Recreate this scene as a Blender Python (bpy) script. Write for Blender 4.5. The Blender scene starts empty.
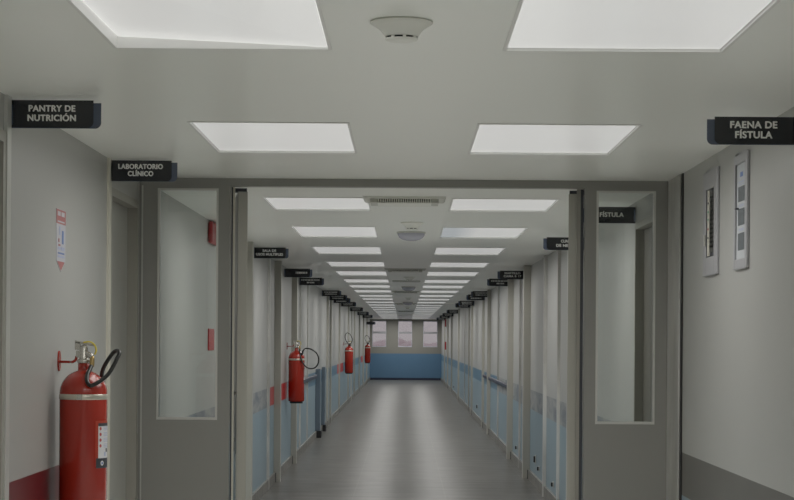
import bpy, bmesh, math, random
from mathutils import Vector, Matrix
random.seed(7)
R = math.radians
scene = bpy.context.scene
col = scene.collection

# ------------------------------------------------------------------ measures (metres)
EYE = 1.54            # lens height
H = 2.402             # ceiling height
XL, XR = -1.426, 1.404  # side walls
Y0, Y1 = -8.0, 82.9   # rear and far end of the corridor
VPX = 406.0           # picture column of the vanishing point
F = 2100.0            # focal length in pixels of the 794 px wide frame

# ------------------------------------------------------------------ materials
def nmat(name):
    m = bpy.data.materials.new(name); m.use_nodes = True
    nt = m.node_tree
    return m, nt, nt.nodes['Principled BSDF']

def setp(b, **k):
    for n, v in k.items():
        b.inputs[n.replace('_', ' ')].default_value = v

def rgb(r, g, b):      # sRGB 0..255 -> linear
    f = lambda c: (c/255/12.92) if c/255 <= .04045 else ((c/255+.055)/1.055)**2.4
    return (f(r), f(g), f(b), 1)

def simple(name, c, rough=.5, metal=0, spec=.5, coat=0, crough=.03, noise=0, nscale=6, bump=0, bscale=40):
    m, nt, b = nmat(name)
    setp(b, Base_Color=c, Roughness=rough, Metallic=metal, Specular_IOR_Level=spec, Coat_Weight=coat, Coat_Roughness=crough)
    tc = nt.nodes.new('ShaderNodeTexCoord')
    if noise:
        n = nt.nodes.new('ShaderNodeTexNoise'); n.inputs['Scale'].default_value = nscale; n.inputs['Detail'].default_value = 4
        nt.links.new(tc.outputs['Object'], n.inputs['Vector'])
        mx = nt.nodes.new('ShaderNodeMix'); mx.data_type = 'RGBA'
        mx.inputs['A'].default_value = tuple(min(1, v*(1-noise)) for v in c[:3])+(1,)
        mx.inputs['B'].default_value = tuple(min(1, v*(1+noise)) for v in c[:3])+(1,)
        nt.links.new(n.outputs['Fac'], mx.inputs['Factor'])
        nt.links.new(mx.outputs['Result'], b.inputs['Base Color'])
    if bump:
        n2 = nt.nodes.new('ShaderNodeTexNoise'); n2.inputs['Scale'].default_value = bscale
        nt.links.new(tc.outputs['Object'], n2.inputs['Vector'])
        bp = nt.nodes.new('ShaderNodeBump'); bp.inputs['Strength'].default_value = bump; bp.inputs['Distance'].default_value = .01
        nt.links.new(n2.outputs['Fac'], bp.inputs['Height'])
        nt.links.new(bp.outputs['Normal'], b.inputs['Normal'])
    return m

def marble(name, a, bcol, scale=3.0, stretch=(1, 1, 1)):
    m, nt, b = nmat(name)
    setp(b, Roughness=.38)
    tc = nt.nodes.new('ShaderNodeTexCoord'); mp = nt.nodes.new('ShaderNodeMapping'); mp.inputs['Scale'].default_value = stretch
    n = nt.nodes.new('ShaderNodeTexNoise'); n.inputs['Scale'].default_value = scale; n.inputs['Detail'].default_value = 7; n.inputs['Distortion'].default_value = .6
    cr = nt.nodes.new('ShaderNodeValToRGB')
    cr.color_ramp.elements[0].position = .38; cr.color_ramp.elements[0].color = bcol
    cr.color_ramp.elements[1].position = .58; cr.color_ramp.elements[1].color = a
    nt.links.new(tc.outputs['Object'], mp.inputs['Vector']); nt.links.new(mp.outputs['Vector'], n.inputs['Vector'])
    nt.links.new(n.outputs['Fac'], cr.inputs['Fac']); nt.links.new(cr.outputs['Color'], b.inputs['Base Color'])
    return m

M = {}
M['wall'] = simple('warm_white_wall_paint', (.375, .376, .36, 1), .45, noise=.02, nscale=2, coat=.6, crough=.4)
M['ceil'] = simple('satin_ceiling_paint', (.93, .94, .905, 1), .3, spec=.0, coat=1, crough=.3, noise=.015, nscale=1.5, bump=.02, bscale=3)
M['dado'] = simple('light_blue_dado_paint', (.24, .33, .385, 1), .35, noise=.04)
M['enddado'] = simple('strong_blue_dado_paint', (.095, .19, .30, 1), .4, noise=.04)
M['bandred'] = simple('dark_red_band', (.12, .009, .013, 1), .35, noise=.06)
M['bandbright'] = simple('red_band', (.42, .02, .02, 1), .35, noise=.06)
M['bandgrey'] = simple('dark_grey_band', (.115, .11, .10, 1), .4, noise=.12, nscale=4)
M['bandmarble'] = marble('grey_marbled_band', (.33, .333, .325, 1), (.15, .17, .20, 1), 2.6, (1, .6, 2.5))
M['bandblue'] = simple('mid_blue_band', (.085, .18, .265, 1), .35, noise=.10, nscale=3)
M['frame'] = simple('grey_enamel_frame', (.31, .30, .265, 1), .38, noise=.03)
M['framel'] = simple('grey_enamel_pilaster', (.43, .42, .375, 1), .35, noise=.03)
M['part'] = simple('grey_enamel_partition', (.275, .272, .254, 1), .42, noise=.03, nscale=2)
M['door'] = simple('grey_painted_door', (.40, .40, .375, 1), .45, noise=.03)
M['darkdoor'] = marble('dark_stainless_door', (.14, .13, .11, 1), (.09, .085, .075, 1), 1.6, (1, 1, .3))
M['steel'] = marble('brushed_steel_trim', (.74, .735, .71, 1), (.46, .455, .43, 1), 2.0, (1, 1, .35))
M['steel'].node_tree.nodes['Principled BSDF'].inputs['Metallic'].default_value = .35
M['steel'].node_tree.nodes['Principled BSDF'].inputs['Roughness'].default_value = .3
M['bead'] = simple('light_aluminium_bead', (.60, .60, .57, 1), .3, metal=.3)
M['breaker'] = simple('dark_breaker_plastic', (.05, .048, .045, 1), .4)
M['cguard'] = simple('blue_grey_steel_guard', (.15, .19, .23, 1), .35, metal=.2)
M['alum'] = simple('satin_aluminium', (.42, .42, .44, 1), .4, metal=.3, noise=.03)
M['gap'] = simple('black_gap_strip', (.012, .012, .012, 1), .6)
M['base'] = marble('grey_terrazzo_skirting', (.22, .21, .185, 1), (.13, .125, .115, 1), 9, (1, 1, 1))
M['basedark'] = simple('dark_skirting', (.012, .018, .045, 1), .4)
M['black'] = simple('black_rubber', (.012, .012, .013, 1), .45)
M['hose'] = simple('black_hose', (.012, .013, .012, 1), .3)
M['red'] = simple('red_enamel', (.36, .026, .013, 1), .27, coat=.3, noise=.03)
M['redplast'] = simple('red_plastic', (.38, .03, .035, 1), .4)
M['chrome'] = simple('chrome_valve', (.62, .60, .55, 1), .25, metal=.85)
M['brass'] = simple('brass_fitting', (.42, .30, .13, 1), .3, metal=.8)
M['yellow'] = simple('yellow_plastic', (.70, .58, .08, 1), .4)
M['bandsteel'] = simple('steel_strap', (.60, .56, .48, 1), .28, metal=.5)
M['paper'] = simple('white_paper', (.48, .50, .52, 1), .5)
M['whitelab'] = simple('white_label', (.66, .66, .68, 1), .4)
M['orangelab'] = simple('orange_red_label', (.42, .05, .024, 1), .4)
M['ink'] = simple('dark_ink', (.05, .055, .065, 1), .5)
M['greyink'] = simple('grey_print', (.10, .115, .125, 1), .5, noise=.35, nscale=60)
M['blueink'] = simple('blue_print', (.14, .22, .45, 1), .5)
M['paleink'] = simple('pale_print', (.42, .46, .62, 1), .5)
M['redink'] = simple('red_print', (.50, .10, .10, 1), .5)
M['greenink'] = simple('green_print', (.10, .35, .22, 1), .5)
M['stickred'] = simple('faded_red_print', (.40, .15, .15, 1), .5)
M['stickwhite'] = simple('clear_white_film', (.50, .50, .54, 1), .4)
M['sign'] = simple('black_acrylic_sign', (.009, .011, .016, 1), .16, coat=.4)
M['signback'] = simple('smoky_blue_acrylic', (.075, .095, .145, 1), .15, coat=.3)
M['letter'] = simple('pale_lettering', (.80, .80, .78, 1), .5)
M['plastic'] = simple('white_plastic', (.84, .84, .79, 1), .42)
M['dome'] = simple('grey_lavender_dome', (.43, .43, .50, 1), .25, coat=.3)
M['grille'] = simple('grey_grille', (.52, .52, .48, 1), .45)
M['white_frame'] = simple('white_enamel', (.82, .82, .80, 1), .3)
M['winframe'] = simple('lavender_white_window_frame', (.58, .59, .67, 1), .4)
M['midbar'] = simple('grey_window_bar', (.38, .38, .40, 1), .4)
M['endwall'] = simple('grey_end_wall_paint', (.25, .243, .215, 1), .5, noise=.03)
M['beige'] = simple('beige_strip', (.62, .60, .52, 1), .5)
M['tree'] = simple('haze_tinted_foliage', (.80, .72, .76, 1), .9, noise=.2, nscale=2)  # distance haze put into the foliage colour
M['earth'] = simple('haze_tinted_ground', (.66, .57, .59, 1), .9, noise=.1, nscale=.2)  # ground colour carries the pinkish haze too

def floor_mat():
    m, nt, b = nmat('pale_vinyl_floor')
    setp(b, Roughness=.28, Specular_IOR_Level=.015)
    geo = nt.nodes.new('ShaderNodeNewGeometry')
    # colour: grey vinyl with faint sheet seams and mottling
    n = nt.nodes.new('ShaderNodeTexNoise'); n.inputs['Scale'].default_value = 3; n.inputs['Detail'].default_value = 6
    nt.links.new(geo.outputs['Position'], n.inputs['Vector'])
    cr = nt.nodes.new('ShaderNodeValToRGB')
    cr.color_ramp.elements[0].color = (.115, .112, .104, 1); cr.color_ramp.elements[1].color = (.15, .146, .136, 1)
    cr.color_ramp.elements[0].position = .3; cr.color_ramp.elements[1].position = .7
    nt.links.new(n.outputs['Fac'], cr.inputs['Fac'])
    br = nt.nodes.new('ShaderNodeTexBrick')
    br.offset = 0; br.inputs['Scale'].default_value = 1; br.inputs['Mortar Size'].default_value = .006
    br.inputs['Brick Width'].default_value = .91; br.inputs['Row Height'].default_value = .91
    br.inputs['Color1'].default_value = (1, 1, 1, 1); br.inputs['Color2'].default_value = (.93, .93, .93, 1); br.inputs['Mortar'].default_value = (1.12, 1.12, 1.1, 1)
    mp = nt.nodes.new('ShaderNodeMapping'); mp.inputs['Location'].default_value = (.51, 0, 0)
    nt.links.new(geo.outputs['Position'], mp.inputs['Vector']); nt.links.new(mp.outputs['Vector'], br.inputs['Vector'])
    mx = nt.nodes.new('ShaderNodeMix'); mx.data_type = 'RGBA'; mx.blend_type = 'MULTIPLY'; mx.inputs['Factor'].default_value = 1
    nt.links.new(cr.outputs['Color'], mx.inputs['A']); nt.links.new(br.outputs['Color'], mx.inputs['B'])
    nt.links.new(mx.outputs['Result'], b.inputs['Base Color'])
    # gentle ripples of the hand-laid sheet
    mp2 = nt.nodes.new('ShaderNodeMapping'); mp2.inputs['Scale'].default_value = (.9, 3.2, 1)
    n2 = nt.nodes.new('ShaderNodeTexNoise'); n2.inputs['Scale'].default_value = 1.1; n2.inputs['Detail'].default_value = 2
    nt.links.new(geo.outputs['Position'], mp2.inputs['Vector']); nt.links.new(mp2.outputs['Vector'], n2.inputs['Vector'])
    bp = nt.nodes.new('ShaderNodeBump'); bp.inputs['Strength'].default_value = .3; bp.inputs['Distance'].default_value = .02
    nt.links.new(n2.outputs['Fac'], bp.inputs['Height']); nt.links.new(bp.outputs['Normal'], b.inputs['Normal'])
    return m
M['floor'] = floor_mat()
M['bounce_floor'] = simple('unseen_bounce_floor', (.80, .79, .75, 1), .4, spec=.2, noise=.03)  # out of view, made pale to bounce light up to the ceiling
M['rear'] = simple('white_rear_bounce', (.82, .815, .77, 1), .5)  # whiter than the side walls, to bounce light

LIGHT = .61
LAMP_W = 8.9      # watts per metre of panel
def lamp_mat(name, grad=False):
    m, nt, b = nmat(name)
    setp(b, Base_Color=(.7, .7, .7, 1), Roughness=.5, Specular_IOR_Level=.2, Coat_Weight=1, Coat_Roughness=.25, Coat_IOR=1.9,
         Emission_Color=(1, .995, .985, 1), Emission_Strength=LIGHT)
    if grad:      # tube failing at one side: bluish and dimmer there
        tc = nt.nodes.new('ShaderNodeTexCoord'); sx = nt.nodes.new('ShaderNodeSeparateXYZ'); cr = nt.nodes.new('ShaderNodeValToRGB')
        nt.links.new(tc.outputs['Object'], sx.inputs['Vector'])
        ad = nt.nodes.new('ShaderNodeMath'); ad.operation = 'ADD'; ad.inputs[1].default_value = .5
        nt.links.new(sx.outputs['X'], ad.inputs[0]); nt.links.new(ad.outputs[0], cr.inputs['Fac'])
        cr.color_ramp.elements[0].position = .28; cr.color_ramp.elements[0].color = (.50, .56, .63, 1)
        cr.color_ramp.elements[1].position = .46; cr.color_ramp.elements[1].color = (1, .995, .985, 1)
        nt.links.new(cr.outputs['Color'], b.inputs['Emission Color'])
    return m
M['lamp'] = lamp_mat('lit_acrylic_diffuser')
M['lampblue'] = lamp_mat('half_failed_diffuser', True)

def glass_mat():
    m = bpy.data.materials.new('clear_glass'); m.use_nodes = True
    nt = m.node_tree; nt.nodes.clear()
    out = nt.nodes.new('ShaderNodeOutputMaterial'); mix = nt.nodes.new('ShaderNodeMixShader')
    tr = nt.nodes.new('ShaderNodeBsdfTransparent'); gl = nt.nodes.new('ShaderNodeBsdfGlossy'); fr = nt.nodes.new('ShaderNodeFresnel')
    tr.inputs['Color'].default_value = (.93, .95, .94, 1); gl.inputs['Roughness'].default_value = .02; fr.inputs['IOR'].default_value = 1.5
    nt.links.new(fr.outputs[0], mix.inputs[0]); nt.links.new(tr.outputs[0], mix.inputs[1]); nt.links.new(gl.outputs[0], mix.inputs[2])
    nt.links.new(mix.outputs[0], out.inputs['Surface'])
    return m
M['glass'] = glass_mat()

# ------------------------------------------------------------------ mesh helpers
class MB:
    def __init__(s): s.v = []; s.f = []; s.m = []; s.mats = []; s.smooth = []
    def mi(s, mat):
        if mat not in s.mats: s.mats.append(mat)
        return s.mats.index(mat)
    def face(s, pts, mat, smooth=False):
        i = len(s.v); s.v += [tuple(p) for p in pts]; s.f.append(tuple(range(i, i+len(pts)))); s.m.append(s.mi(mat)); s.smooth.append(smooth)
    def add(s, verts, faces, mat, smooth=False):
        i = len(s.v); s.v += [tuple(p) for p in verts]; k = s.mi(mat)
        for f in faces: s.f.append(tuple(i+j for j in f)); s.m.append(k); s.smooth.append(smooth)
    def box(s, x0, x1, y0, y1, z0, z1, mat):
        x0, x1 = sorted((x0, x1)); y0, y1 = sorted((y0, y1)); z0, z1 = sorted((z0, z1))
        v = [(x0,y0,z0),(x1,y0,z0),(x1,y1,z0),(x0,y1,z0),(x0,y0,z1),(x1,y0,z1),(x1,y1,z1),(x0,y1,z1)]
        s.add(v, [(0,3,2,1),(4,5,6,7),(0,1,5,4),(1,2,6,5),(2,3,7,6),(3,0,4,7)], mat)
    def prism(s, outline, y0, y1, mat):     # outline in x,z (counter-clockwise seen from -y), extruded along y
        n = len(outline)
        v = [(x, y0, z) for x, z in outline]+[(x, y1, z) for x, z in outline]
        f = [tuple(range(n)), tuple(range(2*n-1, n-1, -1))]
        f += [(i, i+n, (i+1) % n+n, (i+1) % n) for i in range(n)]
        s.add(v, f, mat)
    def lathe(s, prof, mat, seg=32, c=(0, 0, 0), smooth=True, cap=True):
        n = len(prof); v = []
        for k in range(seg):
            a = 2*math.pi*k/seg
            for r, z in prof: v.append((c[0]+r*math.cos(a), c[1]+r*math.sin(a), c[2]+z))
        f = []
        for k in range(seg):
            k2 = (k+1) % seg
            for i in range(n-1): f.append((k*n+i, k2*n+i, k2*n+i+1, k*n+i+1))
        s.add(v, f, mat, smooth)
        if cap:
            for i in (0, n-1):
                if prof[i][0] > 1e-5:
                    ring = [v[k*n+i] for k in range(seg)]
                    s.face(ring if i else ring[::-1], mat)
    def tube(s, pts, r, mat, seg=10, sub=6, smooth=True):
        P = [Vector(p) for p in pts]
        if sub > 1 and len(P) > 2:
            Q = []
            for i in range(len(P)-1):
                p0 = P[max(i-1, 0)]; p1 = P[i]; p2 = P[i+1]; p3 = P[min(i+2, len(P)-1)]
                for k in range(sub):
                    t = k/sub
                    Q.append(.5*((2*p1)+(p2-p0)*t+(2*p0-5*p1+4*p2-p3)*t*t+(3*p1-p0-3*p2+p3)*t**3))
            Q.append(P[-1]); P = Q
        n = len(P); v = []; f = []; up = None
        for i in range(n):
            t = (P[min(i+1, n-1)]-P[max(i-1, 0)]).normalized()
            if up is None:
                up = Vector((0, 0, 1)) if abs(t.z) < .9 else Vector((1, 0, 0))
            a = (up-t*up.dot(t)).normalized(); b = t.cross(a); up = a
            for k in range(seg):
                w = 2*math.pi*k/seg; v.append(P[i]+(a*math.cos(w)+b*math.sin(w))*r)
        for i in range(n-1):
            for k in range(seg):
                k2 = (k+1) % seg; f.append((i*seg+k, i*seg+k2, (i+1)*seg+k2, (i+1)*seg+k))
        s.add(v, f, mat, smooth)
        s.face([v[k] for k in range(seg)][::-1], mat); s.face([v[(n-1)*seg+k] for k in range(seg)], mat)
    def build(s, name, parent=None, loc=(0, 0, 0), rot=(0, 0, 0), bevel=0):
        me = bpy.data.meshes.new(name); me.from_pydata(s.v, [], s.f)
        for m in s.mats: me.materials.append(m)
        for p, k, sm in zip(me.polygons, s.m, s.smooth): p.material_index = k; p.use_smooth = sm
        bm = bmesh.new(); bm.from_mesh(me); bmesh.ops.remove_doubles(bm, verts=bm.verts, dist=1e-6)
        bmesh.ops.recalc_face_normals(bm, faces=bm.faces); bm.to_mesh(me); bm.free(); me.update()
        o = bpy.data.objects.new(name, me); col.objects.link(o)
        o.location = loc; o.rotation_euler = rot
        if parent: o.parent = parent
        if bevel:
            b = o.modifiers.new('bevel', 'BEVEL'); b.width = bevel; b.segments = 2; b.limit_method = 'ANGLE'; b.angle_limit = R(40)
        return o

def tag(o, label=None, cat=None, group=None, kind=None):
    if label: o['label'] = label
    if cat: o['category'] = cat
    if group: o['group'] = group
    if kind: o['kind'] = kind
    return o
def empty(name, loc, label, cat, group=None):
    o = bpy.data.objects.new(name, None); col.objects.link(o); o.location = loc; o.empty_display_size = .1
    return tag(o, label, cat, group)
def struct(mb, name, label=None, cat=None, **k):
    return tag(mb.build(name, **k), label, cat, None, 'structure')
def copy_tree(o, parent=None):
    c = o.copy(); col.objects.link(c)
    if parent: c.parent = parent
    for ch in list(o.children): copy_tree(ch, c)
    return c
ORD = ['first','second','third','fourth','fifth','sixth','seventh','eighth','ninth','tenth','eleventh','twelfth','thirteenth','fourteenth','fifteenth',
       'sixteenth','seventeenth','eighteenth','nineteenth','twentieth','twenty-first','twenty-second','twenty-third','twenty-fourth','twenty-fifth']
TRIM = [0]
def trim(mb, label, cat='wall trim', **k):
    TRIM[0] += 1
    return struct(mb, 'trim_%d' % TRIM[0], label, cat, **k)

# ------------------------------------------------------------------ lights: where they sit
LX0, LX1 = -.860, -.222
RX0, RX1 = .288, .935
rows = [(-6.1, -4.8), (-2.45, -1.15), (1.25, 2.55), (4.93, 6.20), (8.30, 9.62), (12.65, 13.85), (15.85, 17.45), (19.26, 20.85), (22.9, 24.4), (26.0, 27.7), (29.4, 31.1),  # rows behind the camera are unseen, added to light the near ceiling
        (32.4, 34.1), (35.6, 37.4), (39.1, 40.9), (42.5, 44.2), (46.0, 47.7), (49.6, 51.3), (53.1, 54.8), (56.6, 58.3), (60.0, 61.7),
        (63.5, 65.2), (66.9, 68.6), (70.4, 72.1), (73.8, 75.5), (77.3, 79.0), (80.6, 82.3)]

# ------------------------------------------------------------------ setting
mb = MB(); mb.box(XL-.2, XR+.2, Y0-.2, 18.4, -.1, 0, M['bounce_floor']); mb.box(XL-.2, XR+.2, 18.4, Y1+.2, -.1, 0, M['floor']); struct(mb, 'floor', 'pale grey glossy vinyl corridor floor', 'floor')  # unseen near part is paler, as a light bounce

# ceiling slab with an opening for every light
mb = MB()
xs = [XL-.2, LX0, LX1, RX0, RX1, XR+.2]
ys = [Y0-.2]+[v for r_ in rows for v in r_]+[Y1+.2]
for i in range(len(xs)-1):
    for j in range(len(ys)-1):
        if i in (1, 3) and j % 2 == 1: continue
        p = lambda n, q: (xs[n]-(.0010*ys[q] if 0 < n < 5 else 0), ys[q], H)
        mb.face([p(i, j), p(i, j+1), p(i+1, j+1), p(i+1, j)], M['ceil'])
me_o = struct(mb, 'ceiling', 'pale satin ceiling with two rows of light openings', 'ceiling')
sol = me_o.modifiers.new('thickness', 'SOLIDIFY'); sol.thickness = .012; sol.offset = 1

def wall_mesh(name, X, side, segs, doors, label):
    """side=+1: room lies at +x. segs: (y0,y1,band material, lower material, band bottom, band top). doors: recessed openings (y0,y1,top,depth)"""
    mb = MB(); X -= side*.005       # the slab's inner face lies on the given plane
    def quad(y0, y1, z0, z1, mat, x=None):
        x = X if x is None else x
        mb.face([(x, y0, z0), (x, y1, z0), (x, y1, z1), (x, y0, z1)], mat)
    for y0, y1, bm_, lm, b0, b1 in segs:
        ds = [d for d in doors if d[0] >= y0-1e-6 and d[1] <= y1+1e-6]
        cuts = sorted([y0, y1]+[v for d in ds for v in d[:2]])
        for a, b in zip(cuts[:-1], cuts[1:]):
            d = next((d for d in ds if abs(d[0]-a) < 1e-6), None)
            if d:
                top, dep = d[2], d[3]; xi = X-side*dep
                quad(a, b, top, H+.05, M['wall'])
                for yy in (a, b): mb.face([(X, yy, 0), (xi, yy, 0), (xi, yy, top), (X, yy, top)], M['frame'])
                mb.face([(X, a, top), (X, b, top), (xi, b, top), (xi, a, top)], M['frame'])
                quad(a, b, 0, top, M['frame'], xi)
            else:
                quad(a, b, 0, b0, lm); quad(a, b, b0, b1, bm_); quad(a, b, b1, H+.05, M['wall'])
    o = struct(mb, name, label, 'wall')
    s_ = o.modifiers.new('thickness', 'SOLIDIFY'); s_.thickness = .01; s_.offset = 0
    return o
LB0, LB1 = .845, 1.04
RB0, RB1 = .79, 1.005
wall_mesh('wall_left', XL, 1, [
    (Y0, 10.0, M['bandred'], M['dado'], LB0-.02, LB1-.02), (10.0, 11.2, M['frame'], M['frame'], LB0, LB1), (11.2, 21.9, M['bandmarble'], M['dado'], LB0, LB1),
    (21.9, 25.2, M['bandbright'], M['dado'], LB0, LB1), (25.2, 30.5, M['bandmarble'], M['dado'], LB0, LB1), (30.5, 43.5, M['bandblue'], M['dado'], LB0, LB1),
    (43.5, 47.7, M['bandbright'], M['dado'], LB0, LB1), (47.7, 66.5, M['bandblue'], M['dado'], LB0, LB1), (66.5, 70.6, M['bandbright'], M['dado'], LB0, LB1),
    (70.6, Y1, M['bandblue'], M['dado'], LB0, LB1)], [(10.06, 11.10, 2.27, .09), (6.35, 7.42, 2.27, .09)],
    'warm white left corridor wall with blue dado and coloured band')
wall_mesh('wall_right', XR, -1, [
    (Y0, 11.2, M['bandgrey'], M['dado'], RB0-.02, RB1-.02), (11.2, 32.0, M['bandmarble'], M['dado'], RB0, RB1), (32.0, Y1, M['bandblue'], M['dado'], RB0, RB1)],
    [(6.4, 7.42, 2.27, .09), (11.80, 12.86, 2.27, .09)], 'warm white right corridor wall with blue dado and grey band')

# unseen rear wall behind the camera, added white to keep light in
mb = MB(); mb.box(XL-.2, XR+.2, Y0-.12, Y0, 0, H+.05, M['rear']); struct(mb, 'wall_rear', 'unseen white bounce wall closing the corridor', 'wall')

# far wall with three windows
SE = F/Y1
wx = [((372.3-VPX)/SE, (386.2-VPX)/SE), ((398.1-VPX)/SE, (412-VPX)/SE), ((423.2-VPX)/SE, (437.3-VPX)/SE)]
WZ0, WZ1 = 1.54-6.0/SE, 1.54+20.2/SE
DZ = EYE-12.6/SE
mb = MB()
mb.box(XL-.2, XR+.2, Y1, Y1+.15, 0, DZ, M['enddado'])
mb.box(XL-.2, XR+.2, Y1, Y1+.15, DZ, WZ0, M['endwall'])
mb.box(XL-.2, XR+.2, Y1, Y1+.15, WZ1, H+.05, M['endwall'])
ex = [XL-.2]+[v for w in wx for v in w]+[XR+.2]
for k in range(0, len(ex), 2): mb.box(ex[k], ex[k+1], Y1, Y1+.15, WZ0, WZ1, M['endwall'])
struct(mb, 'wall_end', 'far end wall with blue dado below three windows', 'wall')
wn = ['left', 'middle', 'right']
for k, (a, b) in enumerate(wx):
    mb = MB(); t = .015; y0, y1 = Y1+.004, Y1+.05
    mb.box(a, a+t, y0, y1, WZ0, WZ1, M['winframe']); mb.box(b-t, b, y0, y1, WZ0, WZ1, M['winframe'])
    mb.box(a+t, b-t, y0, y1, WZ0, WZ0+.03, M['winframe']); mb.box(a+t, b-t, y0, y1, WZ1-.03, WZ1, M['winframe'])
    zc = EYE+8.3/SE
    mb.box(a+t, b-t, y0, y1, zc-.04, zc+.04, M['midbar'])
    w = struct(mb, 'window_%d' % (k+1), '%s window of the three in the far end wall' % wn[k], 'window')
    for nm, z0, z1 in (('pane', zc+.04, WZ1-.03), ('pane', WZ0+.03, zc-.04)):
        g = MB(); g.box(a+t, b-t, Y1+.06, Y1+.066, z0, z1, M['glass']); g.build(nm, w)
mb = MB(); mb.box(XL, XR, Y1-.02, Y1, 0, .085, M['basedark']); struct(mb, 'baseboard_end', 'dark skirting along the far end wall', 'skirting')

# skirting, broken at the doorways
def skirting(X, side, spans, nm):
    mb = MB()
    for a, b in spans: mb.box(X, X+side*.022, a, b, 0, .105, M['base'])
    struct(mb, nm, 'grey terrazzo skirting along the %s wall' % nm.split('_')[1], 'skirting')
skirting(XL, 1, [(Y0, 6.28), (7.5, 9.95), (11.3, Y1-.03)], 'baseboard_left')
skirting(XR, -1, [(Y0, 6.3), (7.5, 10.6), (12.95, Y1-.03)], 'baseboard_right')

# ------------------------------------------------------------------ pilasters and steel strips on the corridor walls
def pilaster(X, side, y, p, w, mat, label, shoe=False):
    mb = MB(); mb.box(X, X+side*p, y, y+w, 0, H-.001, mat)
    if shoe: mb.box(X+side*.001, X+side*.028, y-.012, y-.0005, 0, .10, M['ink'])
    return trim(mb, label, 'pilaster')
left_p = [(18.4, .078, .16, 'framel'), (21.6, .027, .05, 'steel'), (22.76, .07, .16, 'framel'), (26.15, .068, .16, 'framel'), (28.1, .022, .05, 'steel'),
          (30.2, .022, .05, 'steel'), (37.7, .036, .15, 'framel'), (39.2, .036, .15, 'framel'), (44.5, .03, .15, 'framel'), (51.4, .03, .15, 'framel'),
          (54.2, .03, .12, 'steel'), (57.3, .035, .15, 'framel'), (63.4, .035, .15, 'framel'), (69.3, .04, .15, 'framel'), (75.5, .04, .15, 'framel')]
for k, (y, p, w, m) in enumerate(left_p):
    pilaster(XL, 1, y, p, w, M[m], ('%s %s along the left wall beyond the glazed partition' % (ORD[k], 'thin steel strip' if m == 'steel' else 'grey pilaster')), m != 'steel')
right_p = [(16.95, .02, .06, 'steel'), (18.0, .022, .05, 'steel'), (19.1, .026, .06, 'steel'), (20.9, .034, .08, 'steel'), (23.65, .079, .16, 'framel'), (25.6, .024, .05, 'steel'), (27.5, .072, .16, 'framel'),
           (31.7, .022, .05, 'steel'), (34.8, .055, .16, 'framel'), (37.6, .04, .16, 'framel'), (44.0, .04, .15, 'framel'), (46.3, .03, .15, 'framel'),
           (49.8, .02, .06, 'steel'), (55.0, .045, .15, 'framel'), (63.5, .04, .15, 'framel'), (69.5, .04, .15, 'framel'), (75.0, .04, .15, 'framel')]
for k, (y, p, w, m) in enumerate(right_p):
    pilaster(XR, -1, y, p, w, M[m], ('%s %s along the right wall beyond the glazed partition' % (ORD[k], 'thin steel strip' if m == 'steel' else 'grey pilaster')), m != 'steel')

# low steel corner guards with black shoes on the left wall
for k, (y, p) in enumerate(((33.2, .075), (35.6, .055))):
    mb = MB(); mb.box(XL, XL+p, y, y+.3, .11, 1.09, M['cguard'] if 'cguard' in M else M['alum'])
    o = trim(mb, ('nearer' if k == 0 else 'farther')+' waist-high steel corner guard on the left wall', 'corner guard', bevel=.006)
    sh = MB(); sh.box(XL, XL+p+.02, y-.03, y+.33, 0, .11, M['black']); sh.build('rubber_shoe', o)
# dark raised strips drawn for the dark edge of the band
for X, s, y0, y1, z, lab in ((XL, 1, 28.3, 33.0, .975, 'left'), (XR, -1, 27.8, 37.4, .93, 'right')):
    mb = MB(); mb.box(X, X+s*.035, y0, y1, z-.03, z+.03, M['basedark'])
    trim(mb, 'dark raised strip on the band of the %s wall' % lab, 'bumper rail', bevel=.012)

# ------------------------------------------------------------------ doors
DN = [0]
def door(X, side, y0, y1, dep, mat, label, handle_y, H2=2.23, handle=True):
    DN[0] += 1
    xi = X-side*dep
    mb = MB(); mb.box(xi+side*.006, xi+side*.046, y0+.045, y1-.045, .005, H2, mat)
    d = struct(mb, 'door_%d' % DN[0], label, 'door', bevel=.003)
    h = MB(); handle and h.tube([(xi+side*.046, handle_y, 1.02), (xi+side*.085, handle_y, 1.02), (xi+side*.09, handle_y+.02, 1.02), (xi+side*.09, handle_y+.11, 1.02)], .009, M['steel'], sub=3)
    if handle: h.build('handle', d)
    fr = MB()
    for a, b in ((y0-.05, y0+.045), (y1-.045, y1+.05)): fr.box(xi+side*.001, X+side*.008, a if a > y0 else y0, b if b < y1 else y1, 0, 2.27, M['frame'])
    fr.box(xi+side*.001, X+side*.008, y0+.045, y1-.045, H2, 2.27, M['frame'])
    fr.build('door_frame', d)
    return d
door(XL, 1, 10.06, 11.10, .09, M['door'], 'grey door under the laboratory sign before the partition', 10.2, 2.23, False)
door(XL, 1, 6.35, 7.42, .09, M['door'], 'grey door at the left edge under the pantry sign', 6.5)
door(XR, -1, 6.4, 7.42, .09, M['door'], 'grey door at the right edge under the faena sign', 6.55)
door(XR, -1, 11.80, 12.86, .09, M['darkdoor'], 'dark door seen through the right glass panel', 11.95)
# pale jambs next to the two nearest doors
mb = MB(); mb.box(XL, XL+.012, 7.425, 7.50, 0, H-.001, M['bead']); trim(mb, 'pale steel jamb at the left edge beside the pantry sign', 'door jamb')
mb = MB(); mb.box(XR, XR-.012, 7.425, 7.50, 0, H-.001, M['bead']); trim(mb, 'pale steel jamb at the right edge beside the faena sign', 'door jamb')
mb = MB(); mb.box(XL, XL+.012, 9.98, 10.055, 0, H-.001, M['beige']); trim(mb, 'pale jamb beside the laboratory door', 'door jamb')
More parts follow.
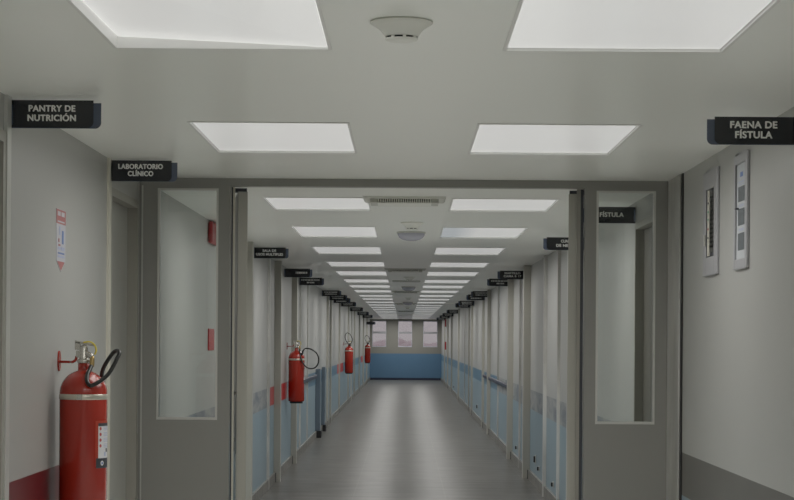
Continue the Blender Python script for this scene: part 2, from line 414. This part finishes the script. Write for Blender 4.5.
# shiny steel column on the right wall in front of the partition, black strip drawn for the dark gap beside it
mb = MB(); mb.box(XR, XR-.012, 10.72, 11.19, 0, H-.001, M['steel']); trim(mb, 'shiny steel column between the right wall and the partition', 'steel column')
mb = MB(); mb.box(XR, XR-.006, 10.655, 10.715, 0, H-.001, M['gap']); trim(mb, 'black strip drawn for the gap beside the steel column on the right wall', 'joint')

# ------------------------------------------------------------------ glazed partition across the corridor
PY0, PY1 = 11.2, 11.28
SP = F/PY0
RT = R(.4)
def PX(x, y=300): return (x-VPX-(341-y)*math.tan(RT))/SP
def PZ(y, x=407): return EYE+(341-y+(x-VPX)*math.tan(RT))/SP
opL, opR = PX(229.3), PX(584.6)
gl = (PX(157.5), PX(217.5)); gr = (PX(596.3), PX(654.8))
gz0 = PZ(419, 188); gz1 = PZ(188.3, 188); gz0r = PZ(423.5, 626); gz1r = PZ(191, 626)
headz = PZ(187.2, 407)
part = bpy.data.objects.new('wall_partition', None); col.objects.link(part); part.location = (0, PY0, 0)
tag(part, 'grey glazed partition crossing the corridor', 'partition', None, 'structure')
def pb(name, x0, x1, z0, z1, mat, y0=0, y1=.08, bevel=0):
    m = MB(); m.box(x0, x1, y0, y1, z0, z1, mat); return m.build(name, part, bevel=bevel)
pb('header', XL, XR, headz, H, M['part'])
pb('post', XL, gl[0], 0, headz, M['part']); pb('post', gl[1], opL, 0, headz, M['part'])
pb('post', opR, gr[0], 0, headz, M['part']); pb('post', gr[1], XR, 0, headz, M['part'])
pb('panel', gl[0], gl[1], 0, gz0, M['part']); pb('panel', gr[0], gr[1], 0, gz0r, M['part'])
# cover strips that show as a thin pale line beside the wall posts
pb('cover_strip', PX(141.2), PX(142.6), 0, headz, M['bead'], -.006, -.001, 0)
pb('cover_strip', PX(669.2), PX(670.4), 0, headz, M['bead'], -.006, -.001, 0)
for (a, b), z0, z1, lab in ((gl, gz0, gz1, 'left'), (gr, gz0r, gz1r, 'right')):
    g = MB(); g.box(a+.006, b-.006, .035, .041, z0+.006, z1-.006, M['glass']); go = g.build('glass_pane', part)
    go['label'] = '%s glass pane of the partition' % lab
    f = MB(); t = .009
    f.box(a-.002, a+t, -.004, .05, z0-.004, z1, M['bead']); f.box(b-t, b+.002, -.004, .05, z0-.004, z1, M['bead'])
    f.box(a+t, b-t, -.004, .05, z0-.004, z0+t, M['bead']); f.box(a+t, b-t, -.004, .05, z1-t, z1, M['bead'])
    if z1 < headz: f.box(a, b, 0, .08, z1, headz+.001, M['part'])
    f.build('glazing_bead', part)

# two swing leaves folded back into the corridor
def leaf(px0, px1, s, label):
    DN[0] += 1
    w, y0, t = .86, 11.34, .052
    c = 1 if s < 0 else -1
    x_in = PX(px1 if s < 0 else px0)*y0/PY0      # corridor-side corner of the leaf edge
    o = bpy.data.objects.new('door_%d' % DN[0], None); col.objects.link(o); o.location = (x_in, y0, 0)
    tag(o, label, 'door leaf', None, 'structure')
    o.rotation_euler = (0, 0, -s*R(6.5))
    m = MB(); top = headz-.02
    m.box(0, s*t, 0, w, .01, top, M['framel']); m.build('leaf_panel', o, bevel=.002)
    m = MB(); m.box(s*t, s*(t+.004), .02, w-.02, .14, .92, M['steel']); m.build('kick_plate', o)
    m = MB(); m.box(s*.004, s*(t+.03), .0, .10, top, top+.018, M['ink']); m.build('pivot', o)
    m = MB()
    m.tube([(s*(t+.004), .06, 1.0), (s*(t+.045), .06, 1.0), (s*(t+.045), .06, 1.25), (s*(t+.004), .06, 1.25)], .009, M['steel'], sub=1)
    m.build('pull_handle', o)
leaf(236, 247, -1, 'left swing door leaf folded back beyond the partition')
leaf(568, 575.6, 1, 'right swing door leaf folded back beyond the partition')
# slim hinge strips standing in the gaps behind the posts
mb = MB(); mb.box(PX(231.2), PX(233.0), PY1+.001, PY1+.02, 0, headz, M['beige']); trim(mb, 'pale hinge strip beside the left swing leaf', 'hinge strip')
mb = MB(); mb.box(PX(577.6), PX(581.3), PY1+.001, PY1+.02, 0, headz, M['frame']); trim(mb, 'pale hinge strip beside the right swing leaf', 'hinge strip')
mb = MB(); mb.box(PX(229.5), PX(231.2), PY1+.001, PY1+.05, 0, headz, M['ink']); trim(mb, 'dark strip for the shaded gap beside the left partition post', 'gap strip')  # dark strips paint the shade of the gaps beside the posts
mb = MB(); mb.box(PX(581.3), PX(584.4), PY1+.001, PY1+.05, 0, headz, M['ink']); trim(mb, 'dark strip for the shaded gap beside the right partition post', 'gap strip')

# ------------------------------------------------------------------ ceiling lights
def light_root(x0, x1, y0, y1, label, askew=False, blue=False, power=1):
    w, l = x1-x0, y1-y0
    o = empty('ceiling_light', ((x0+x1)/2-.0010*(y0+y1)/2, (y0+y1)/2, H), label, 'ceiling light', 'ceiling light panels')
    f = MB(); d = .05; e = .003; fl = .006
    a, b = w/2-e, l/2-e
    for sx in (-1, 1): f.box(sx*a, sx*(a-.004), -b, b, -.001, d, M['white_frame'])
    for sy in (-1, 1): f.box(-a+.004, a-.004, sy*b, sy*(b-.004), -.001, d, M['white_frame'])
    f.box(-a, a, -b, b, d, d+.006, M['white_frame'])
    # thin flange on the ceiling
    for sx in (-1, 1): f.box(sx*(a+fl), sx*(a-.004), -b-fl, b+fl, -.004, -.0012, M['white_frame'])
    for sy in (-1, 1): f.box(-a+.004, a-.004, sy*(b+fl), sy*(b-.004), -.004, -.0012, M['white_frame'])
    f.build('frame', o)
    p = MB(); k = .007; zz = .004
    if askew: p.add([(-a+k, -b+k, .022), (a-k, -b+k, .002), (a-k, b-k, .002), (-a+k, b-k, .030),
                     (-a+k, -b+k, .026), (a-k, -b+k, .006), (a-k, b-k, .006), (-a+k, b-k, .034)],
                    [(0,3,2,1),(4,5,6,7),(0,1,5,4),(1,2,6,5),(2,3,7,6),(3,0,4,7)], M['lamp'])
    else:
        mt = M['lampblue'] if blue else M['lamp']
        p.face([(-a+k, -b+k, zz), (-a+k, b-k, zz), (a-k, b-k, zz), (a-k, -b+k, zz)], mt)
        p.box(-a+k, a-k, -b+k, b-k, zz+.0005, zz+.004, M['white_frame'])
    p.build('diffuser', o)
    ld = bpy.data.lights.new('lamp', 'AREA'); ld.shape = 'RECTANGLE'; ld.size = w-.05; ld.size_y = l-.05
    ld.energy = LAMP_W*l*power*(.8 if blue else 1); ld.color = (1, .985, .955); ld.spread = R(172)
    lo = bpy.data.objects.new('lamp', ld); col.objects.link(lo); lo.parent = o; lo.location = (0, 0, -.006)
    return o
for k, (y0, y1) in enumerate(rows):
    for side, (a, b) in (('left', (LX0, LX1)), ('right', (RX0, RX1))):
        if k < 3: lab = 'white ceiling light panel in the %s row, %s' % (side, ('added unseen far behind the camera', 'added unseen just behind the camera', 'above the camera')[k])
        else: lab = 'white ceiling light panel, %s from the camera in the %s row' % (ORD[k-3], side)
        ask = k == 3 and side == 'left'; blu = k == 6 and side == 'right'
        if ask: lab = 'nearest left ceiling light panel, its diffuser tilted askew in the frame'
        if blu: lab = 'ceiling light panel with a bluish dim left part, fourth in the right row'
        light_root(a, b, y0, y1, lab, ask, blu, .87 if k < 5 else 1)

# ------------------------------------------------------------------ ceiling devices
def detector(y, label):
    o = empty('smoke_detector', (-.018 if y < 10 else .04, y, H), label, 'smoke detector', 'ceiling smoke detectors')
    m = MB(); m.lathe([(.076, 0), (.085, -.003), (.0845, -.007), (.070, -.016), (.057, -.025), (.050, -.035), (.046, -.042)], M['plastic'], 40, cap=True); m.build('base', o)
    m = MB(); m.lathe([(.039, -.041), (.039, -.050)], M['black'], 32); m.build('sensor_slot', o)
    m = MB()
    for k in range(8):
        a = k*math.pi/4+.2; m.box(-.004, .004, -.044, -.039, -.050, -.041, M['plastic'])
        n = 8; c_, s_ = math.cos(a), math.sin(a)
        for i in range(len(m.v)-n, len(m.v)):
            x, yy, z = m.v[i]; m.v[i] = (x*c_-yy*s_, x*s_+yy*c_, z)
    m.lathe([(.045, -.0475), (.043, -.052), (.034, -.055), (.0, -.056)], M['plastic'], 32, cap=False); m.build('sensor_cap', o)
    return o
for k, y in enumerate((5.66, 15.26, 28.2, 41.0, 53.0)):
    detector(y, 'white conical smoke detector on the ceiling, '+('nearest to the camera' if k == 0 else ORD[k]+' from the camera'))
def dome(y, label):
    o = empty('dome_fixture', (.035, y, H), label, 'ceiling dome', 'grey ceiling domes')
    m = MB(); m.lathe([(.115, 0), (.115, -.012)], M['grille'], 40); m.build('rim', o)
    m = MB(); m.lathe([(.109, -.012), (.106, -.026), (.094, -.045), (.070, -.060), (.038, -.069), (0, -.072)], M['dome'], 40, cap=False); m.build('dome_cover', o)
for k, y in enumerate((16.6, 33.3, 46.5)):
    dome(y, 'grey half-round dome on the ceiling, %s from the camera' % ORD[k])
def diffuser(y, label):
    o = empty('air_diffuser', (-.015, y, H), label, 'air vent', 'square ceiling air diffusers')
    m = MB(); a = .25
    m.add([(-a, -a, 0), (a, -a, 0), (a, a, 0), (-a, a, 0), (-a+.012, -a+.012, -.010), (a-.012, -a+.012, -.010), (a-.012, a-.012, -.010), (-a+.012, a-.012, -.010)],
          [(0,1,2,3),(4,7,6,5),(0,4,5,1),(1,5,6,2),(2,6,7,3),(3,7,4,0)], M['grille']); m.build('plate', o)
    m = MB()
    for sx in (-1, 1):
        m = MB(); m.box(sx*.205, sx*.162, -.165, .165, -.032, -.010, M['grille']); m.build('side_bracket', o)
    m = MB(); m.box(-.16, .16, -.15, .15, -.024, -.010, M['breaker']); m.box(-.162, .162, -.165, .165, -.036, -.031, M['plastic']); m.build('tray', o)
    for yy in (-.162, .154):
        m = MB()
        for k in range(24):
            x = -.155+k*.31/23; m.box(x-.0035, x+.0035, yy, yy+.008, -.031, -.010, M['plastic'])
        m.build('grille', o)
for k, y in enumerate((12.75, 25.2, 36.4, 48.0, 60.0)):
    diffuser(y, 'square slatted air diffuser on the ceiling, %s from the camera' % ORD[k])
m = MB(); m.box(-.20, .20, 29.9, 30.4, H-.012, H, M['grille']); tag(m.build('access_hatch', bevel=.003), 'grey ceiling access hatch between detector and dome', 'access hatch')

# ------------------------------------------------------------------ door signs
def text_mesh(s, width, cap, x, z, y, mat):
    c = bpy.data.curves.new('lettering', 'FONT'); c.body = s; c.size = 1; c.align_x = 'LEFT'; c.extrude = 0; c.offset = .012; c.space_character = 1.08
    o = bpy.data.objects.new('lettering', c); col.objects.link(o)
    dg = bpy.context.evaluated_depsgraph_get(); dg.update()
    me = bpy.data.meshes.new_from_object(o.evaluated_get(dg)); bpy.data.objects.remove(o); bpy.data.curves.remove(c)
    xs_ = [v.co.x for v in me.vertices]; x0, x1 = min(xs_), max(xs_)
    capE = .729
    sx = width/(x1-x0); sy = cap/capE
    V = []; Fc = []
    for q, (dx, dz) in enumerate(((-.0012, 0), (.0012, 0), (-.0004, .0009), (.0004, -.0009))):     # bold strokes
        n0 = len(V)
        V += [(x+(v.co.x-(x0+x1)/2)*sx+dx, y-.00006*q, z+v.co.y*sy+dz) for v in me.vertices]
        Fc += [tuple(n0+i for i in p.vertices) for p in me.polygons]
    bpy.data.meshes.remove(me)
    return V, Fc
SL, SH = .327, .098
def sign_outline(x0, x1, z0, z1, side, r=.022):    # rounded lower corner at the free end
    fx = x1 if side > 0 else x0
    arc = [(fx-side*r+side*r*math.sin(t), z0+r-r*math.cos(t)) for t in [i*math.pi/2/8 for i in range(9)]]
    if side > 0: return [(x0, z0)]+arc+[(x1, z1), (x0, z1)]
    return [(x1, z1), (x0, z1)]+arc[::-1]+[(x1, z0)]
def sign(side, y, label, lines=None, dashes=None, ztop=None, notch=False):
    """side=+1 fixed to the left wall, -1 to the right wall; local x=0 at the wall"""
    X = XL if side > 0 else XR
    zt = ztop or (2.394 if side > 0 else 2.380)
    o = empty('door_sign', (X, y, zt-SH), label, 'door sign', 'black door signs')
    m = MB(); L = .300
    ox = lambda a, b: (a, b) if side > 0 else (-b, -a)
    a, b = ox(.0, L)
    ol = sign_outline(a, b, 0, SH, side)
    if notch: ol = [(0, 0)]+ol[1:-2]+[(L, SH), (.14, SH), (.12, SH-.022), (.035, SH-.022), (.012, SH+.0), (0, SH)]
    m.prism(ol, -.004, .0, M['sign']); m.build('face_plate', o)
    m = MB(); a, b = ox(.0, SL); m.prism(sign_outline(a, b, -.002, SH-.009, side), .001, .006, M['signback']); m.build('back_plate', o)
    m = MB(); a, b = ox(0, .012); m.box(a, b, -.012, .014, .006, SH-.014, M['signback']); m.build('wall_clip', o)
    m = MB()
    for t, w, cx, z, cap in (lines or []):
        V, Fc = text_mesh(t, w, cap, cx, z, -.0055, M['letter']); m.add(V, Fc, M['letter'])
    rnd = random.Random(int(y*100))
    for w, cx, z, cap in (dashes or []):
        x = cx-w/2
        while x < cx+w/2-.006:
            g = rnd.choice((.006, .008, .010))
            m.box(x, x+g, -.0055, -.0045, z, z+cap, M['letter']); x += g+rnd.choice((.003, .003, .008))
    m.build('lettering', o)
    return o
c1, c2 = .058, .024
sign(1, 7.53, 'black PANTRY DE NUTRICION door sign at the upper left edge', [('PANTRY DE', .166, .152, c1, .0225), ('NUTRICIÓN', .172, .151, c2, .0225)])
sign(1, 10.04, 'black LABORATORIO CLINICO sign before the partition', [('LABORATORIO', .212, .152, c1, .0235), ('CLÍNICO', .120, .152, c2, .0235)])
sign(-1, 7.55, 'black FAENA DE FISTULA door sign at the upper right edge', [('FAENA DE', .168, -.160, c1, .025), ('FÍSTULA', .132, -.160, c2-.002, .025)], None, 2.354)
sign(-1, 12.9, 'black FISTULA sign seen behind the right glass panel', [('FÍSTULA', .146, -.146, .038, .027)], None, 2.372)
sign(1, 19.55, 'black SALA DE USOS MULTIPLES sign, first beyond the partition on the left', [('SALA DE', .125, .148, c1, .023), ('USOS MULTIPLES', .248, .150, c2, .023)], None, 2.401)
sign(1, 24.5, 'black sign with one line of text, second beyond the partition on the left', None, [(.14, .205, .040, .022)], 2.375)
sign(1, 28.0, 'black sign with two lines of text, third beyond the partition on the left', None, [(.245, .15, c1, .018), (.10, .15, c2, .018)], 2.375)
for k, (y, dz) in enumerate(((35.5, 0), (39.0, 0), (41.3, -.01), (46.0, 0), (53.4, 0), (61.5, 0), (68.8, 0))):
    sign(1, y, 'small black door sign, %s beyond the partition on the left wall' % ORD[k+3], None, [(.22, .15, c1, .018), (.20, .15, c2, .018)], 2.388+dz)
sign(1, 75.2, 'small black sign hung lower than the rest, last on the left wall', None, None, 2.22)
sign(-1, 16.55, 'black CUARTO sign half hidden by the right swing door', [('CUARTO', .105, -.135, c1, .022), ('DE NEBUL.', .160, -.145, c2, .022)], None, 2.365)
sign(-1, 24.85, 'black CAMA sign with two lines, second beyond the partition on the right', [('MARTILLO', .185, -.150, c1, .024), ('CAMA B 17', .205, -.150, c2-.002, .024)])
sign(-1, 28.0, 'black sign with two lines of text, third beyond the partition on the right', None, [(.245, -.15, c1, .017), (.10, -.15, c2, .017)])
for k, y in enumerate((35.0, 37.6, 43.4, 46.0, 55.9, 62.5, 67.8, 74.5)):
    sign(-1, y, 'small black door sign, %s beyond the partition on the right wall' % ORD[k+3], None, [(.22, -.15, c1, .018), (.20, -.15, c2, .018)])

# ------------------------------------------------------------------ fire extinguishers
ER = .096
def extinguisher(loc, label, hose_pts, nozzle_pt, turn=0):
    o = empty('fire_extinguisher', loc, label, 'fire extinguisher', 'red fire extinguishers')
    dome_ = [(ER*math.cos(t), .520+ER*.98*math.sin(t)) for t in [i*math.radians(76)/9 for i in range(10)]]
    m = MB(); m.lathe([(.070, .003), (ER-.006, .008), (ER, .018)]+dome_+[(.0225, .622), (.0225, .642)], M['red'], 48); m.build('cylinder', o)
    m = MB(); m.lathe([(.078, -.016), (.078, .010)], M['black'], 40); m.build('base_ring', o)
    m = MB(); m.lathe([(ER+.0005, .495), (ER+.0015, .496), (ER+.0015, .516), (ER+.0005, .517)], M['bandsteel'], 48, cap=False); m.box(-.012, .010, -ER-.004, -ER+.002, .495, .517, M['chrome']); m.build('strap', o)
    v = MB()
    v.lathe([(.024, .640), (.026, .646), (.026, .655), (.017, .660), (.017, .700), (.014, .712), (.0, .716)], M['chrome'], 24)
    v.box(-.030, -.012, -.012, .012, .664, .692, M['chrome'])                      # gauge boss
    v.tube([(.0, 0, .680), (.020, -.010, .678), (.036, -.016, .665)], .011, M['chrome'], sub=3)   # outlet elbow
    v.add([(-.035, -.010, .722), (.048, -.010, .708), (.048, .010, .708), (-.035, .010, .722), (-.035, -.010, .734), (.050, -.010, .716), (.050, .010, .716), (-.035, .010, .734)],
          [(0,3,2,1),(4,5,6,7),(0,1,5,4),(1,2,6,5),(2,3,7,6),(3,0,4,7)], M['chrome'])                # squeeze lever
    v.box(-.035, -.012, -.010, .010, .695, .728, M['chrome'])
    valve = v.build('valve', o, bevel=.002)
    g = MB(); g.tube([(.0, -.013, .725), (.026, -.016, .728), (.045, -.014, .716), (.052, -.012, .694), (.046, -.013, .676)], .0035, M['yellow'], sub=4, seg=8); g.build('safety_seal', valve)
    f = MB(); f.tube([(.036, -.016, .668), (.037, -.020, .648), (.036, -.024, .628)], .010, M['brass'], sub=2); f.build('hose_fitting', valve)
    h = MB(); h.tube(hose_pts, .0085, M['hose'], seg=12, sub=8); ho = h.build('hose', o)
    n = MB(); p = Vector(nozzle_pt); q = Vector(hose_pts[-1])
    n.tube([q, q.lerp(p, .5), p], .012, M['black'], sub=1); n.build('nozzle', ho)
    # paper label wrapped round the side that faces the corridor
    def patch(a0, a1, z0, z1, mat, lift, mbx, seg=10):
        rr = ER+lift
        for i in range(seg):
            t0 = R(a0+(a1-a0)*i/seg); t1 = R(a0+(a1-a0)*(i+1)/seg)
            mbx.face([(rr*math.cos(t0), rr*math.sin(t0), z0), (rr*math.cos(t1), rr*math.sin(t1), z0), (rr*math.cos(t1), rr*math.sin(t1), z1), (rr*math.cos(t0), rr*math.sin(t0), z1)], mat)
    l = MB()
    patch(-51, 46, .205, .389, M['orangelab'], .0006, l)
    patch(-43, 41, .238, .375, M['whitelab'], .0010, l)
    patch(-43, 41, .367, .379, M['ink'], .0013, l)
    patch(-49, 44, .198, .238, M['ink'], .0012, l)
    lab_o = l.build('label', o, loc=(0, 0, .022), rot=(0, 0, R(turn)))
    d = MB()
    for i, z in enumerate((.357, .334, .311, .288)):
        d_a = -36
        rr = ER+.0017
        ring = []
        for kk in range(14):
            w = 2*math.pi*kk/14; aa = R(d_a)+.0062*math.cos(w)/rr; ring.append((rr*math.cos(aa), rr*math.sin(aa), z+.0068*math.sin(w)))
        d.face(ring, M['redink'])
        for q_ in range(3): patch(-25, 8, z+.005-.006*q_, z+.0072-.006*q_, M['paleink'], .0016, d, 4)
    patch(-14, -4, .262, .277, M['ink'], .0016, d, 3)
    patch(-22, -14, .246, .262, M['paleink'], .0016, d, 3)
    ring = []
    for kk in range(18):
        w = 2*math.pi*kk/18; rr = ER+.0018; aa = R(-30)+.010*math.cos(w)/rr; ring.append((rr*math.cos(aa), rr*math.sin(aa), .218+.010*math.sin(w)))
    d.face(ring, M['whitelab'])
    ring = []
    for kk in range(12):
        w = 2*math.pi*kk/12; rr = ER+.0022; aa = R(-30)+.005*math.cos(w)/rr; ring.append((rr*math.cos(aa), rr*math.sin(aa), .218+.005*math.sin(w)))
    d.face(ring, M['blueink'])
    d.build('print', lab_o)
    return o
def bracket(x, y, z, label):
    o = empty('wall_hook', (XL, y, z), label, 'wall hook', 'red extinguisher hooks')
    m = MB(); n = 16
    m.add([(0, .035*math.cos(2*math.pi*k/n)*.8, .042*math.sin(2*math.pi*k/n)) for k in range(n)]+[(.006, .035*math.cos(2*math.pi*k/n)*.8, .042*math.sin(2*math.pi*k/n)) for k in range(n)],
          [tuple(range(n)), tuple(range(2*n-1, n-1, -1))]+[(k, k+n, (k+1) % n+n, (k+1) % n) for k in range(n)], M['red']); m.build('wall_plate', o)
    m = MB(); L = x-XL
    m.tube([(.006, 0, -.003), (L*.45, -.055, -.003), (L-.047, -.105, -.002), (L-.034, -.112, .006), (L-.030, -.112, .022)], .0055, M['red'], sub=3); m.build('hook_arm', o)
h1 = [(.036, -.024, .632), (.026, -.075, .590), (.034, -.100, .560), (.056, -.098, .556), (.105, -.050, .596), (.137, .00, .665), (.140, .02, .688), (.118, .045, .688), (.085, .055, .645), (.064, .070, .600), (.060, .090, .540)]
h2 = [(.036, -.024, .632), (.044, -.060, .585), (.060, -.088, .510), (.105, -.092, .432), (.165, -.085, .400), (.225, -.075, .412), (.262, -.070, .465), (.262, -.065, .540), (.225, -.058, .598), (.165, -.052, .632), (.105, -.050, .635), (.075, -.045, .605)]
h3 = [(.036, -.024, .632), (.010, -.050, .650), (-.040, -.050, .690), (-.088, -.050, .790), (-.082, -.050, .880), (-.040, -.050, .915), (.025, -.050, .880), (.075, -.050, .780), (.066, -.050, .720), (.030, -.055, .660)]
BZ = .80
extinguisher((-1.304, 8.5, BZ), 'large red fire extinguisher nearest the camera on the left wall', h1, (.066, .100, .47))
bracket(-1.304, 8.62, BZ+.648, 'red hook holding the nearest fire extinguisher')
extinguisher((-1.303, 25.03, BZ+.005), 'red fire extinguisher with a wide round hose loop beyond the partition', h2, (.066, -.068, .56), 24)
bracket(-1.303, 25.15, BZ+.67, 'red hook holding the second fire extinguisher')
extinguisher((-1.295, 47.8, BZ), 'red fire extinguisher third from the camera, hose looped above it', h3, (.03, -.085, .615), 55)
bracket(-1.295, 47.92, BZ+.665, 'red hook holding the third fire extinguisher')
extinguisher((-1.285, 70.4, BZ), 'red fire extinguisher farthest away near the end windows', h3, (.03, -.085, .615), 55)
bracket(-1.285, 70.52, BZ+.665, 'red hook holding the farthest fire extinguisher')

# ------------------------------------------------------------------ wall pieces near the camera
# red arrow sticker (local: y along the wall)
def on_wall(X, side, y, z):
    """returns a face adder for coordinates (u along +y, w up) raised by h off the wall"""
    def q(mbx, u0, u1, w0, w1, mat, h): mbx.box(h*side, (h+.0006)*side, u0, u1, w0, w1, mat)
    return q
o = empty('arrow_sticker', (XL, 8.53, 1.815), 'red and white arrow sticker above the nearest fire extinguisher', 'sticker')
q = on_wall(XL, 1, 0, 0)
m = MB(); m.add([(.0, 0, .256), (.0, .235, .256), (.0, .235, .045), (.0, .12, .0), (.0, .012, .045), (.002, 0, .256), (.002, .235, .256), (.002, .235, .045), (.002, .12, .0), (.002, .012, .045)],
    [(0,1,2,3,4), (9,8,7,6,5), (0,5,6,1), (1,6,7,2), (2,7,8,3), (3,8,9,4), (4,9,5,0)], M['stickwhite']); bg = m.build('backing', o)
m = MB(); q(m, .002, .233, .196, .254, M['stickred'], .002)
m.face([(.0024, .215, .042), (.0024, .02, .042), (.0024, .12, .004)], M['stickred']); m.build('red_field', o)
m = MB()
for u0, u1, w0, w1, c in ((.03, .10, .228, .246, 'stickwhite'), (.12, .20, .228, .246, 'stickwhite'), (.03, .20, .202, .208, 'stickwhite'), (.07, .10, .15, .185, 'paleink'), (.14, .18, .115, .17, 'blueink'), (.05, .075, .12, .135, 'stickred'),
                          (.04, .11, .09, .10, 'paleink'), (.12, .20, .088, .102, 'paleink'), (.04, .20, .072, .079, 'blueink'), (.04, .20, .058, .066, 'paleink'), (.05, .10, .105, .112, 'stickred')):
    q(m, u0, u1, w0, w1, M[c], .0028)
m.build('print', o)

# framed notice on the right wall
NZ0, NZ1 = 1.852, 2.335
def frame_ring(mbx, u0, u1, w0, w1, t, d, mat, X=0, s=-1):
    mbx.box(X, X+s*d, u0, u0+t, w0, w1, mat); mbx.box(X, X+s*d, u1-t, u1, w0, w1, mat)
    mbx.box(X, X+s*d, u0+t, u1-t, w0, w0+t, mat); mbx.box(X, X+s*d, u0+t, u1-t, w1-t, w1, mat)
o = empty('notice_frame', (XR, 8.60, NZ0), 'aluminium framed notice with three grey blocks on the right wall', 'notice frame')
W, HH = .345, NZ1-NZ0
m = MB(); frame_ring(m, 0, W, 0, HH, .042, .014, M['alum']); m.build('frame', o, bevel=.004)
m = MB(); m.box(-.001, -.006, .042, W-.042, .042, HH-.042, M['paper']); pp = m.build('paper', o)
m = MB()
for w0, w1 in ((.078, .150), (.182, .252), (.282, .345)): m.box(-.0064, -.007, .095, W-.085, w0, w1, M['greyink'])
for w in (.160, .166, .260, .266, .352): m.box(-.0064, -.007, .11, W-.11, w, w+.0025, M['paleink'])
m.box(-.0064, -.007, .14, .21, .385, .405, M['blueink']); m.box(-.0064, -.007, .11, .25, .362, .366, M['paleink']); m.build('print', pp)
m = MB(); m.box(-.0075, -.020, W-.11, W-.075, .252, .258, M['ink']); m.build('catch', o)

# electrical panel with a window
o = empty('breaker_box', (XR, 9.43, NZ0), 'recessed breaker box with grey frame and dark slot on the right wall', 'breaker box')
W = .43
m = MB(); frame_ring(m, 0, W, 0, HH, .085, .014, M['alum']); m.build('frame', o, bevel=.004)
m = MB(); m.box(-.001, -.004, .085, W-.085, .085, HH-.085, M['ink']); m.build('recess', o)
m = MB(); m.box(-.0045, -.010, .262, .312, .09, HH-.09, M['beige']); st = m.build('label_strip', o)
m = MB()
for w, c in ((.17, 'ink'), (.21, 'redink'), (.255, 'greenink'), (.29, 'greenink'), (.33, 'ink')): m.box(-.0105, -.0112, .27, .30, w, w+.008, M[c])
m.build('print', st)
m = MB()
for k in range(13): m.box(-.0045, -.010, .12, .24, .105+k*.0205, .122+k*.0205+.014, M['breaker'])
m.build('breaker', o)
m = MB(); m.box(-.0145, -.022, .335, .35, .14, .19, M['bead']); m.build('catch', o)

# red plates seen through the left glass
o = MB(); o.box(XL+.001, XL+.035, 15.05, 15.62, 2.232, 2.392, M['redplast']); tag(o.build('safety_sign', bevel=.03), 'rounded red plate high on the wall behind the left glass panel', 'safety sign')
o = MB(); o.box(XL+.001, XL+.010, 15.10, 15.50, 1.462, 1.620, M['redplast']); tag(o.build('safety_sign', bevel=.003), 'square red plate at eye level behind the left glass panel', 'safety sign')
# red plates at the far end of the right wall
for z0, z1, lab in ((2.05, 2.30, 'upper'), (1.25, 1.52, 'lower')):
    o = MB(); o.box(XR-.001, XR-.05, 73.2, 73.6, z0, z1, M['redplast']); tag(o.build('safety_sign'), '%s small red plate far along the right wall near the windows' % lab, 'safety sign')

# wall sockets low on the right wall
def socket(y, z, label, k=1):
    o = empty('wall_socket', (XR, y, z), label, 'wall socket', 'low wall sockets')
    m = MB(); m.box(-.001, -.010, .0, .11*k, -.045*k, .045*k, M['bead']); m.build('plate', o, bevel=.003)
    m = MB(); m.box(-.0105, -.026, .02*k, .09*k, -.033*k, .033*k, M['black']); m.build('outlet', o, bevel=.004)
for k, (y, z) in enumerate(((19.8, .195), (21.9, .217), (22.5, .28), (26.3, .213), (40.8, .275), (60.5, .23))):
    socket(y, z, 'small black wall socket on the blue dado of the right wall, %s from the partition' % ORD[k], 1 if k in (2, 4) else .6)

# ------------------------------------------------------------------ outside the end windows
mb = MB(); mb.box(-200, 200, Y1+1, Y1+3500, -3.2, -3.0, M['earth']); struct(mb, 'ground', 'hazy ground outside the end windows', 'ground')
for k, (x, y, r, h) in enumerate(((-4.1, 150, 1.0, 5.1), (-2.9, 158, 1.1, 4.8), (-1.8, 152, .8, 5.2), (-.6, 163, .9, 5.2), (.4, 158, 1.0, 4.9), (1.5, 151, .9, 5.0), (2.7, 156, 1.0, 4.9), (3.8, 150, .9, 5.2))):
    o = empty('tree', (x, y, -3.0), 'hazy round tree outside the end windows, %s from the left' % ORD[k], 'tree', 'trees outside the windows')
    m = MB(); m.tube([(0, 0, 0), (.05, 0, h*.5), (0, 0, h*.7)], .16, M['tree'], sub=3); m.build('trunk', o)
    bm_ = bmesh.new(); bmesh.ops.create_icosphere(bm_, subdivisions=3, radius=1)
    rr = random.Random(k)
    ph = [rr.uniform(0, 6) for _ in range(6)]
    for v in bm_.verts:
        d = 1+.14*math.sin(5*v.co.x+ph[0])+.12*math.sin(6*v.co.y+ph[1])+.12*math.sin(7*v.co.z+ph[2])
        v.co = Vector((v.co.x*r*d, v.co.y*r*d, h*.78+v.co.z*r*.62*d))
    me = bpy.data.meshes.new('crown'); bm_.to_mesh(me); bm_.free(); me.materials.append(M['tree'])
    c = bpy.data.objects.new('crown', me); col.objects.link(c); c.parent = o

# ------------------------------------------------------------------ world: hazy pinkish sky
w = bpy.data.worlds.new('World'); scene.world = w; w.use_nodes = True
bg = w.node_tree.nodes['Background']; bg.inputs['Color'].default_value = (.80, .70, .745, 1); bg.inputs['Strength'].default_value = .5

# ------------------------------------------------------------------ camera
cam = bpy.data.cameras.new('camera'); co = bpy.data.objects.new('camera', cam); col.objects.link(co)
cam.sensor_width = 36; cam.lens = 36*F/794
cam.shift_x = -(VPX-397)/794; cam.shift_y = 91/794
cam.clip_end = 6000; cam.clip_start = .05
co.matrix_world = Matrix.Translation((0, 0, EYE)) @ Matrix.Rotation(R(90), 4, 'X') @ Matrix.Rotation(RT, 4, 'Z')
scene.camera = co
vs = scene.view_settings
vs.view_transform = 'Standard'; vs.look = 'None'; vs.gamma = 1; vs.use_curve_mapping = False; vs.exposure = 0
scene.cycles.max_bounces = 16; scene.cycles.diffuse_bounces = 10; scene.cycles.glossy_bounces = 6; scene.cycles.transparent_max_bounces = 12
scene.cycles.use_denoising = True
scene.cycles.caustics_reflective = False
